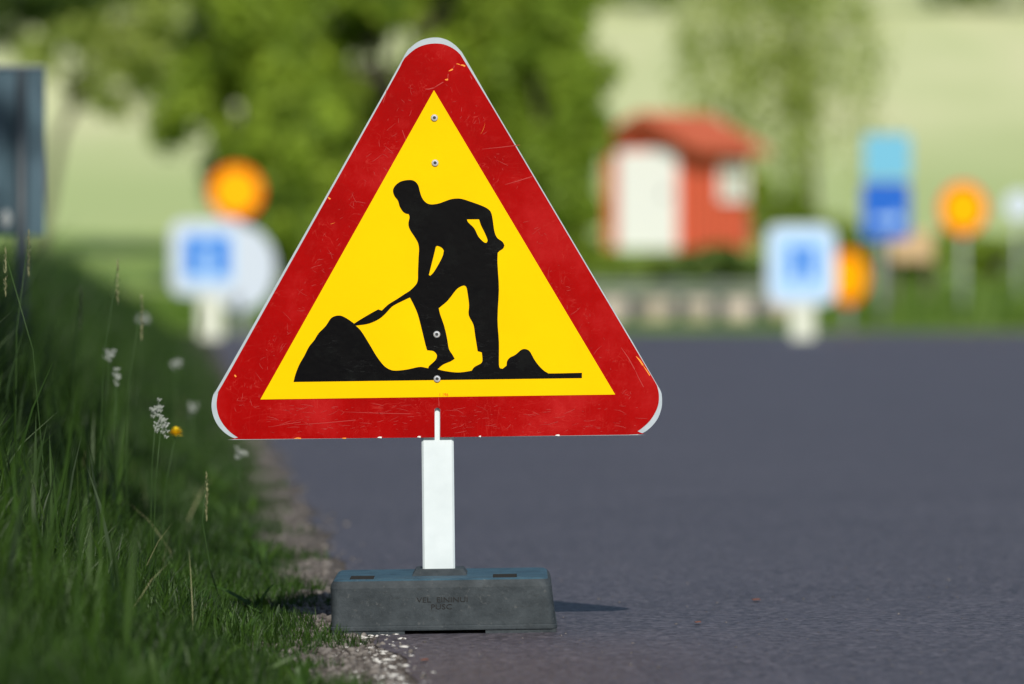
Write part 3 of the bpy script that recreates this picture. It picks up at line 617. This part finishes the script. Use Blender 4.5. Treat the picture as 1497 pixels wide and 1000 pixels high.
for k, (px, w, lab) in enumerate([(903, .26, 'pale boulder leftmost in view behind the guardrail, next to the roadwork sign'), (957, .30, 'pale boulder behind the guardrail below the white cabin door'), (1022, .30, 'pale boulder behind the guardrail below the red side wall'), (1082, .36, 'widest pale boulder behind the guardrail, nearest the right white board'), (1140, .28, 'pale boulder behind the right white board, beyond the rail end')]):
    Yk = 67.0 + .4 * (k % 2); x = P(px, 0, Yk).x; z = float(G(x, Yk)) + .05
    bm = bmesh.new(); bmesh.ops.create_icosphere(bm, subdivisions=3, radius=1)
    rr = random.Random(k)
    ph = [rr.uniform(0, 6) for _ in range(4)]
    for v in bm.verts:
        q = v.co; f = 1 + .14 * math.sin(3 * q.x + ph[0]) + .12 * math.sin(4 * q.z + ph[1]) + .08 * math.sin(6 * q.y + ph[2] + 3 * q.x)
        v.co = Vector((x + q.x * w * f, Yk + q.y * .3 * f, z + .12 + q.z * .25 * f))
    tag(finish('boulder', bm, M['boulder'], smooth=True), lab, 'boulder', 'boulders behind the guardrail')

# ------------------------------------------------------------------ red cabin
Yc = 100.0; cb = P(950, 365, Yc); gc = float(G(cb.x, Yc)) + .05
cabin = empty('cabin', (cb.x, Yc, gc), 'small red wooden cabin with white door and tiled roof beyond the bend', 'cabin')
ang = R(-37)
W2, DP, EH, RH = .96, 1.68, 1.80, 2.24
Rm = Matrix.Translation((cb.x, Yc, gc)) @ Matrix.Rotation(ang, 4, 'Z')
def cb_finish(name, bm, m, par=cabin):
    bmesh.ops.transform(bm, matrix=Rm, verts=bm.verts); return finish(name, bm, m, par)
bm = bmesh.new()
fr = [bm.verts.new((x, 0, z)) for x, z in ((-W2, -.3), (W2, -.3), (W2, EH), (0, RH), (-W2, EH))]
bk = [bm.verts.new((x, DP, z)) for x, z in ((-W2, -.3), (W2, -.3), (W2, EH), (0, RH), (-W2, EH))]
bm.faces.new(fr); bm.faces.new(bk)
for k in range(5): bm.faces.new((fr[k], fr[(k + 1) % 5], bk[(k + 1) % 5], bk[k]))
cb_finish('wall', bm, M['cabin'])
bm = bmesh.new(); ov, sl_ = .30, (RH - EH) / W2
for s in (-1, 1):
    x1 = s * (W2 + ov); z1 = EH - ov * sl_
    pts = [(0, RH + .015), (x1, z1 + .015), (x1, z1 + .12), (0, RH + .17)]
    a_ = [bm.verts.new((x, -.34, z)) for x, z in pts]; b_ = [bm.verts.new((x, DP + .2, z)) for x, z in pts]
    bm.faces.new(a_); bm.faces.new(b_)
    for k in range(4): bm.faces.new((a_[k], a_[(k + 1) % 4], b_[(k + 1) % 4], b_[k]))
roof = cb_finish('roof', bm, M['roof'])
bm = bmesh.new(); bm_box(bm, -.66, .60, -.055, -.004, 0.0, 1.74); dr = cb_finish('door', bm, M['door'])
bm = bmesh.new(); bm_box(bm, .36, .40, -.10, -.057, .92, 1.04)
bmesh.ops.transform(bm, matrix=Rm, verts=bm.verts); h_ = finish('handle', bm, M['post_dark']); h_.parent = dr
bm = bmesh.new()
for y0, y1, z0, z1 in ((.75, .83, .85, 1.55), (1.47, 1.55, .85, 1.55), (.83, 1.47, .85, .93), (.83, 1.47, 1.47, 1.55), (1.12, 1.18, .93, 1.47)):
    bm_box(bm, W2 + .003, W2 + .05, y0, y1, z0, z1)
wf = cb_finish('window', bm, M['door'])
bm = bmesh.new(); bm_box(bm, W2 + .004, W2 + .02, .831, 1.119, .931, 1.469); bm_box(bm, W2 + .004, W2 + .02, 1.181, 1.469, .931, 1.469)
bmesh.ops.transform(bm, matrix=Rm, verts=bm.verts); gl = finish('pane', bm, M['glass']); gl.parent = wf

# ------------------------------------------------------------------ trees and shrubs
def leaf_quads(centres, n, size, seed, shell=0.5, droop=0.0):
    r = np.random.default_rng(seed); C_ = np.array([c[:3] for c in centres]); S = np.array([c[3:6] for c in centres])
    w = S.prod(1) ** 0.66; k = r.choice(len(C_), n, p=w / w.sum())
    d = r.standard_normal((n, 3)); d /= np.linalg.norm(d, axis=1)[:, None]
    rad = r.random(n) ** shell
    p = C_[k] + d * rad[:, None] * S[k]; p[:, 2] -= droop * r.random(n) ** 2
    nr = d * 0.9 + np.array([0, 0, 0.55]) + r.standard_normal((n, 3)) * 0.45; nr /= np.linalg.norm(nr, axis=1)[:, None]
    a = np.cross(nr, r.standard_normal((n, 3))); a /= np.linalg.norm(a, axis=1)[:, None]
    b = np.cross(nr, a); b /= np.linalg.norm(b, axis=1)[:, None]
    s = (size * r.uniform(.55, 1.3, n))[:, None]
    V = np.stack([p - a * s * .5, p + b * s * .28, p + a * s * .5, p - b * s * .28], 1)
    return V.reshape(-1, 3), np.arange(n * 4).reshape(-1, 4), np.repeat(np.clip(r.normal(.5, .25, n), 0, 1), 4)
def tree(name, x, y, crown, trunk_h, n, size, leafm, label, seed, group=None, r0=.16, cat='tree', shell=.5, droop=0.0, limbs=9, zf=None, noise=1.0):
    g = float(G(x, y)) if zf is None else zf
    rt = empty(name, (x, y, g), label, cat, group); r = random.Random(seed)
    cx_, cy_, cz, ax, ay, az = crown; cents = []
    for k in range(64 if cat == 'tree' else 24):
        u, v_ = r.uniform(-1, 1), r.uniform(0, 6.28); q = math.sqrt(1 - u * u); f = r.uniform(.35, .98)
        s_ = r.uniform(.16, .36) * noise
        cents.append((cx_ + ax * f * q * math.cos(v_), cy_ + ay * f * q * math.sin(v_), cz + az * f * u, ax * s_, ay * s_, az * s_ * .8))
    V, Q, rn = leaf_quads(cents, n, size, seed, shell, droop)
    keep = np.repeat(V.reshape(-1, 4, 3)[:, :, 2].min(1) > g + .03, 4)
    V = V[keep]; rn = rn[keep]; Q = np.arange(len(V)).reshape(-1, 4)
    rel(arrays('crown', V, Q, None, leafm, rt, rn))
    bm = bmesh.new(); top = (cx_ + .1 * ax, cy_, cz + az * .5)
    mid = (x + .25 * (cx_ - x) + r.uniform(-.1, .1), y, g + trunk_h)
    bm_tube(bm, [(x, y, g - .1), (x, y, g + .15), mid, ((mid[0] + top[0]) / 2 + .1, y + .05, (mid[2] + top[2]) / 2), top], [r0 * 1.25, r0, r0 * .8, r0 * .45, r0 * .1], 10)
    for k in range(limbs):
        c_ = cents[r.randrange(len(cents))]; t_ = r.uniform(.0, .6); b0 = tuple(mid[i] * (1 - t_) + top[i] * t_ for i in range(3))
        mm = tuple((b0[i] + c_[i]) / 2 + (.12 * az if i == 2 else 0) * .5 for i in range(3)); bm_tube(bm, [b0, mm, c_[:3]], [r0 * .38, r0 * .25, r0 * .06], 7)
    finish('trunk' if cat == 'tree' else 'stems', bm, M['bark'], rt, True)
    return rt
GT = 'trees beyond the bend'
tree('broadleaf_tree', -2.0, 88, (-1.6, 88, 4.1, 3.2, 2.6, 3.4), 1.2, 46000, .20, M['leaf'], 'large bushy green tree filling the middle behind the roadwork sign', 3, GT, r0=.25, limbs=16, noise=.78)
tree('broadleaf_tree', -4.1, 84, (-3.9, 84, 3.9, 1.6, 1.7, 2.9), .9, 26000, .18, M['leaf'], 'green leafy tree rising above the round sign at the left', 5, GT, r0=.16, noise=.8)
tree('broadleaf_tree', -3.0, 80, (-3.1, 80, 1.7, 1.1, 1.2, 1.5), .5, 13000, .15, M['leaf'], 'low green tree close to the right of the left round sign', 9, GT, r0=.12)
tree('broadleaf_tree', .8, 86, (.45, 86, 2.9, 1.05, 1.2, 2.6), .8, 22000, .17, M['leaf_lime'], 'bright green tree showing along the upper right slope of the roadwork sign', 17, GT, r0=.1)
tree('dark_tree', -8.2, 78, (-7.7, 78, 5.0, 2.2, 2.0, 1.9), 2.0, 14000, .2, M['leaf_dark'], 'dark tree whose crown fills the top left corner above the turned sign', 12, GT, r0=.2)
tree('sparse_tree', -8.0, 96, (-6.5, 96, 4.9, 2.0, 1.5, 1.7), 2.2, 5200, .2, M['leaf_pale'], 'thin sparse tree before the pale field between dark corner crown and big tree', 14, GT, r0=.1, noise=.8)
tree('willow_tree', 5.6, 104.5, (4.85, 104.5, 5.3, 2.0, 1.4, 2.0), 2.2, 4800, .18, M['leaf_pale'], 'pale willow with thin hanging branches right of the red cabin', 21, GT, r0=.07, droop=2.2, noise=.8)
GS = 'shrubs round the cabin'
def shrub(px, pyc, Y, rx, rz, leafm, n, lab, seed, size=.11):
    c = P(px, pyc, Y); kx = rx * Y / F_PX; kz = rz * Y / F_PX
    tree('shrub', c.x, Y, (c.x, Y, c.z, kx, kx * .8, kz), .25, n, size, leafm, lab, seed, GS, r0=.04, cat='shrub', limbs=7)
shrub(845, 335, 93, 48, 90, M['leaf_lime'], 15000, 'tall bright green shrub left of the red cabin beside the roadwork sign edge', 31)
shrub(775, 300, 90, 70, 120, M['leaf'], 16000, 'green shrub showing just past the right slope of the roadwork sign', 32)
shrub(925, 392, 90, 75, 30, M['leaf_lime'], 5000, 'low bright shrub in front of the white cabin door', 33)
shrub(1045, 392, 88, 85, 30, M['leaf_dark'], 9000, 'low dark green shrub above the guardrail by the cabin corner', 34)
shrub(1145, 335, 93, 62, 82, M['leaf_lime'], 9500, 'bright shrub under the willow, behind the right white board', 35)
shrub(1235, 352, 92, 62, 62, M['leaf_lime'], 8000, 'bright shrub left of the blue sign post', 36)
shrub(1340, 385, 84, 85, 38, M['leaf'], 6000, 'low green shrub below the tan board', 37)
shrub(1455, 385, 86, 90, 62, M['leaf'], 7000, 'green shrub below the far round sign at the right', 38)
# wood on the crest
r = np.random.default_rng(5); cents = []
for k in range(150):
    x = r.uniform(-60, 70); yy = r.uniform(256, 278); cents.append((x, yy, float(G(x, yy)) + r.uniform(1.5, 6), 2.4, 2.4, 2.6))
V, Q, rn = leaf_quads(cents, 45000, .75, 8)
tag(arrays('far_wood', V, Q, None, M['leaf'], rnd=rn), kind='stuff')
# unseen trees added beside and behind the camera to throw shade on the verge
GV = 'unseen trees added to shade the verge'
for k, (x, y, cx_, cz, ax, ay, az, lab) in enumerate([(-4.0, -2.0, -2.55, 7.0, 2.6, 4.2, 3.0, 'unseen tree added beside the camera to shade the near verge'),
                                                     (-4.8, 8.0, -3.0, 7.2, 2.7, 4.0, 3.0, 'unseen tree added left of the tall verge grass to shade it'),
                                                     (-6.0, 20.0, -4.1, 7.6, 2.8, 5.0, 3.2, 'unseen tree added further along the verge for its shade')]):
    tree('added_shade_tree', x, y, (cx_, y, cz, ax, ay, az), 3.0, 15000, .30, M['leaf_dark'], lab, 50 + k, GV, r0=.2)

# ------------------------------------------------------------------ weeds in the verge
def stalk(name, base, pts, r0, head, label, cat, hm, stemm=M['stem']):
    rt = empty(name, base, label, cat)
    bm = bmesh.new(); bm_tube(bm, pts, [r0 * (1 - .5 * k / (len(pts) - 1)) for k in range(len(pts))], 7); finish('stem', bm, stemm, rt, True)
    bm = bmesh.new(); head(bm, Vector(pts[-1])); finish(hm[0], bm, hm[1], rt); return rt
def fluffy(n, r_, pl, pw, seed, flat=.5):
    def f(bm, c):
        rr = random.Random(seed)
        for _ in range(n):
            a, e = rr.uniform(0, 6.28), rr.uniform(-.2, 1.4)
            d = Vector((math.cos(a) * math.cos(e), math.sin(a) * math.cos(e), math.sin(e) * flat)); s = d.cross(Vector((0, 0, 1))).normalized()
            p0 = c; p1 = c + d * r_ * rr.uniform(.7, 1)
            bm.faces.new([bm.verts.new(q) for q in (p0 - s * pw * .4, p1 - s * pw, p1 + d * pl, p1 + s * pw, p0 + s * pw * .4)])
    return f
def umbel(n, r_, seed):
    def f(bm, c):
        rr = random.Random(seed)
        for _ in range(n):
            a, q = rr.uniform(0, 6.28), .62 * r_ * math.sqrt(rr.random()); p = c + Vector((q * math.cos(a), q * math.sin(a), rr.gauss(0, .008)))
            bm_tube(bm, [c - Vector((0, 0, .012)) * rr.uniform(.3, 1), p], [.0003, .0003], 4)
            for k in range(5):
                b = k * 1.257; d = Vector((math.cos(b), -abs(math.sin(b)) * .4, math.sin(b) * .8)) * .0042
                bm.faces.new([bm.verts.new(p + w) for w in (Vector((0, 0, 0)), d + Vector((.001, 0, .0015)), d * 1.4, d - Vector((.001, 0, .0015)))])
    return f
def spike(seed, ln=.09):
    def f(bm, c):
        rr = random.Random(seed)
        for k in range(46):
            t_ = k / 46; a = rr.uniform(0, 6.28); z = -ln + ln * 1.1 * t_; r_ = .006 * math.sin(math.pi * (t_ * .9 + .08)) + .001
            p = c + Vector((0, 0, z)); d = Vector((math.cos(a) * r_, math.sin(a) * r_, .010)); s = Vector((-math.sin(a), math.cos(a), 0)) * .0014
            bm.faces.new([bm.verts.new(q) for q in (p, p + d * .5 + s, p + d, p + d * .5 - s)])
    return f
def up(px0, py0, px1, py1, Y, bend=.02):
    a = P(px0, py0, Y); b = P(px1, py1, Y); a.z = float(G(a.x, Y)) - .01
    return a, [tuple(a), tuple(a.lerp(b, .35) + Vector((-bend * .6, 0, 0))), tuple(a.lerp(b, .7) + Vector((-bend * .7, 0, 0))), tuple(b)]
a, p = up(240, 760, 257, 635, 12.6); stalk('dandelion', a, p, .0018, fluffy(150, .0135, .006, .003, 1, .95), 'yellow dandelion in bloom in the grass left of the roadwork sign', 'flower', ('flower_head', M['dandelion']))
for k, (x0, x1, y1, Y, r_, n, lab) in enumerate([(150, 161, 516, 13.3, .020, 16, 'small white flower cluster in tall grass left of the sign corner'), (262, 258, 531, 15.5, .022, 18, 'blurred white flower cluster nearest the left edge of the roadwork sign'),
                                                  (222, 229, 596, 12.2, .018, 16, 'white flower cluster just above the dandelion'), (225, 236, 618, 12.0, .024, 22, 'drooping white flower cluster directly beside the dandelion'),
                                                  (206, 209, 466, 16.5, .030, 26, 'pale blurred umbel highest in the grass, above the other white flowers'), (178, 170, 550, 13.0, .012, 10, 'tiny pale bud cluster below the white flowers'),
                                                  (290, 282, 596, 15.5, .020, 14, 'faint white flower at the road side of the grass'), (350, 352, 662, 13.5, .022, 16, 'pale flower under the left corner of the roadwork sign')]):
    a, p = up(x0, 800, x1, y1, Y, .01); stalk('white_flower', a, p, .0014, umbel(n, r_, k), lab, 'flower', ('umbel', M['petal']))
for k, (x0, x1, y1, Y, lab) in enumerate([(30, 42, 345, 12.4, 'tallest grass stalk, in front of the turned sign'), (60, 8, 372, 11.9, 'grass stalk bending left out of the photo'), (150, 172, 388, 12.6, 'grass stalk with seed head between turned sign and white flowers'),
                                       (120, 118, 428, 13.4, 'upright seed stalk leftmost of the mid-height ones'), (190, 207, 440, 12.9, 'slim seed stalk left of the pale umbel'), (290, 296, 455, 17.0, 'blurred seed stalk by the road edge, tallest on that side'), (330, 302, 700, 12.0, 'short seed stalk beside the asphalt under the sign corner')]):
    a, p = up(x0, 820, x1, y1, Y, .03 if k != 1 else -.05); stalk('grass_stalk', a, p, .0015, spike(k), lab, 'grass stalk', ('seed_head', M['strawstem']), M['stem'])
# dry leaf scraps on the asphalt
for k, (px, py, s, lab) in enumerate([(620, 968, .008, 'reddish dry leaf scrap on the asphalt below the rubber foot'), (1105, 886, .010, 'brown dry leaf scrap on the asphalt right of the foot'), (1020, 918, .007, 'tiny dry leaf scrap on the asphalt nearer the foot')]):
    Yk = CH * F_PX / (py - HY); c = P(px, py, Yk); z = float(road_z(c.x, Yk)); bm = bmesh.new()
    ring = [bm.verts.new((c.x + s * math.cos(t_) * (1 + .3 * math.sin(3 * t_)), Yk + s * 2 * math.sin(t_), z + .003 + .003 * abs(math.sin(t_ * 1.5)))) for t_ in [k2 * .785 for k2 in range(8)]]
    bm.faces.new(ring); r_ = bmesh.ops.extrude_face_region(bm, geom=list(bm.faces)); bmesh.ops.translate(bm, vec=(0, 0, .0008), verts=[e for e in r_['geom'] if isinstance(e, bmesh.types.BMVert)])
    tag(finish('dry_leaf', bm, M['leafbrown']), lab, 'leaf')
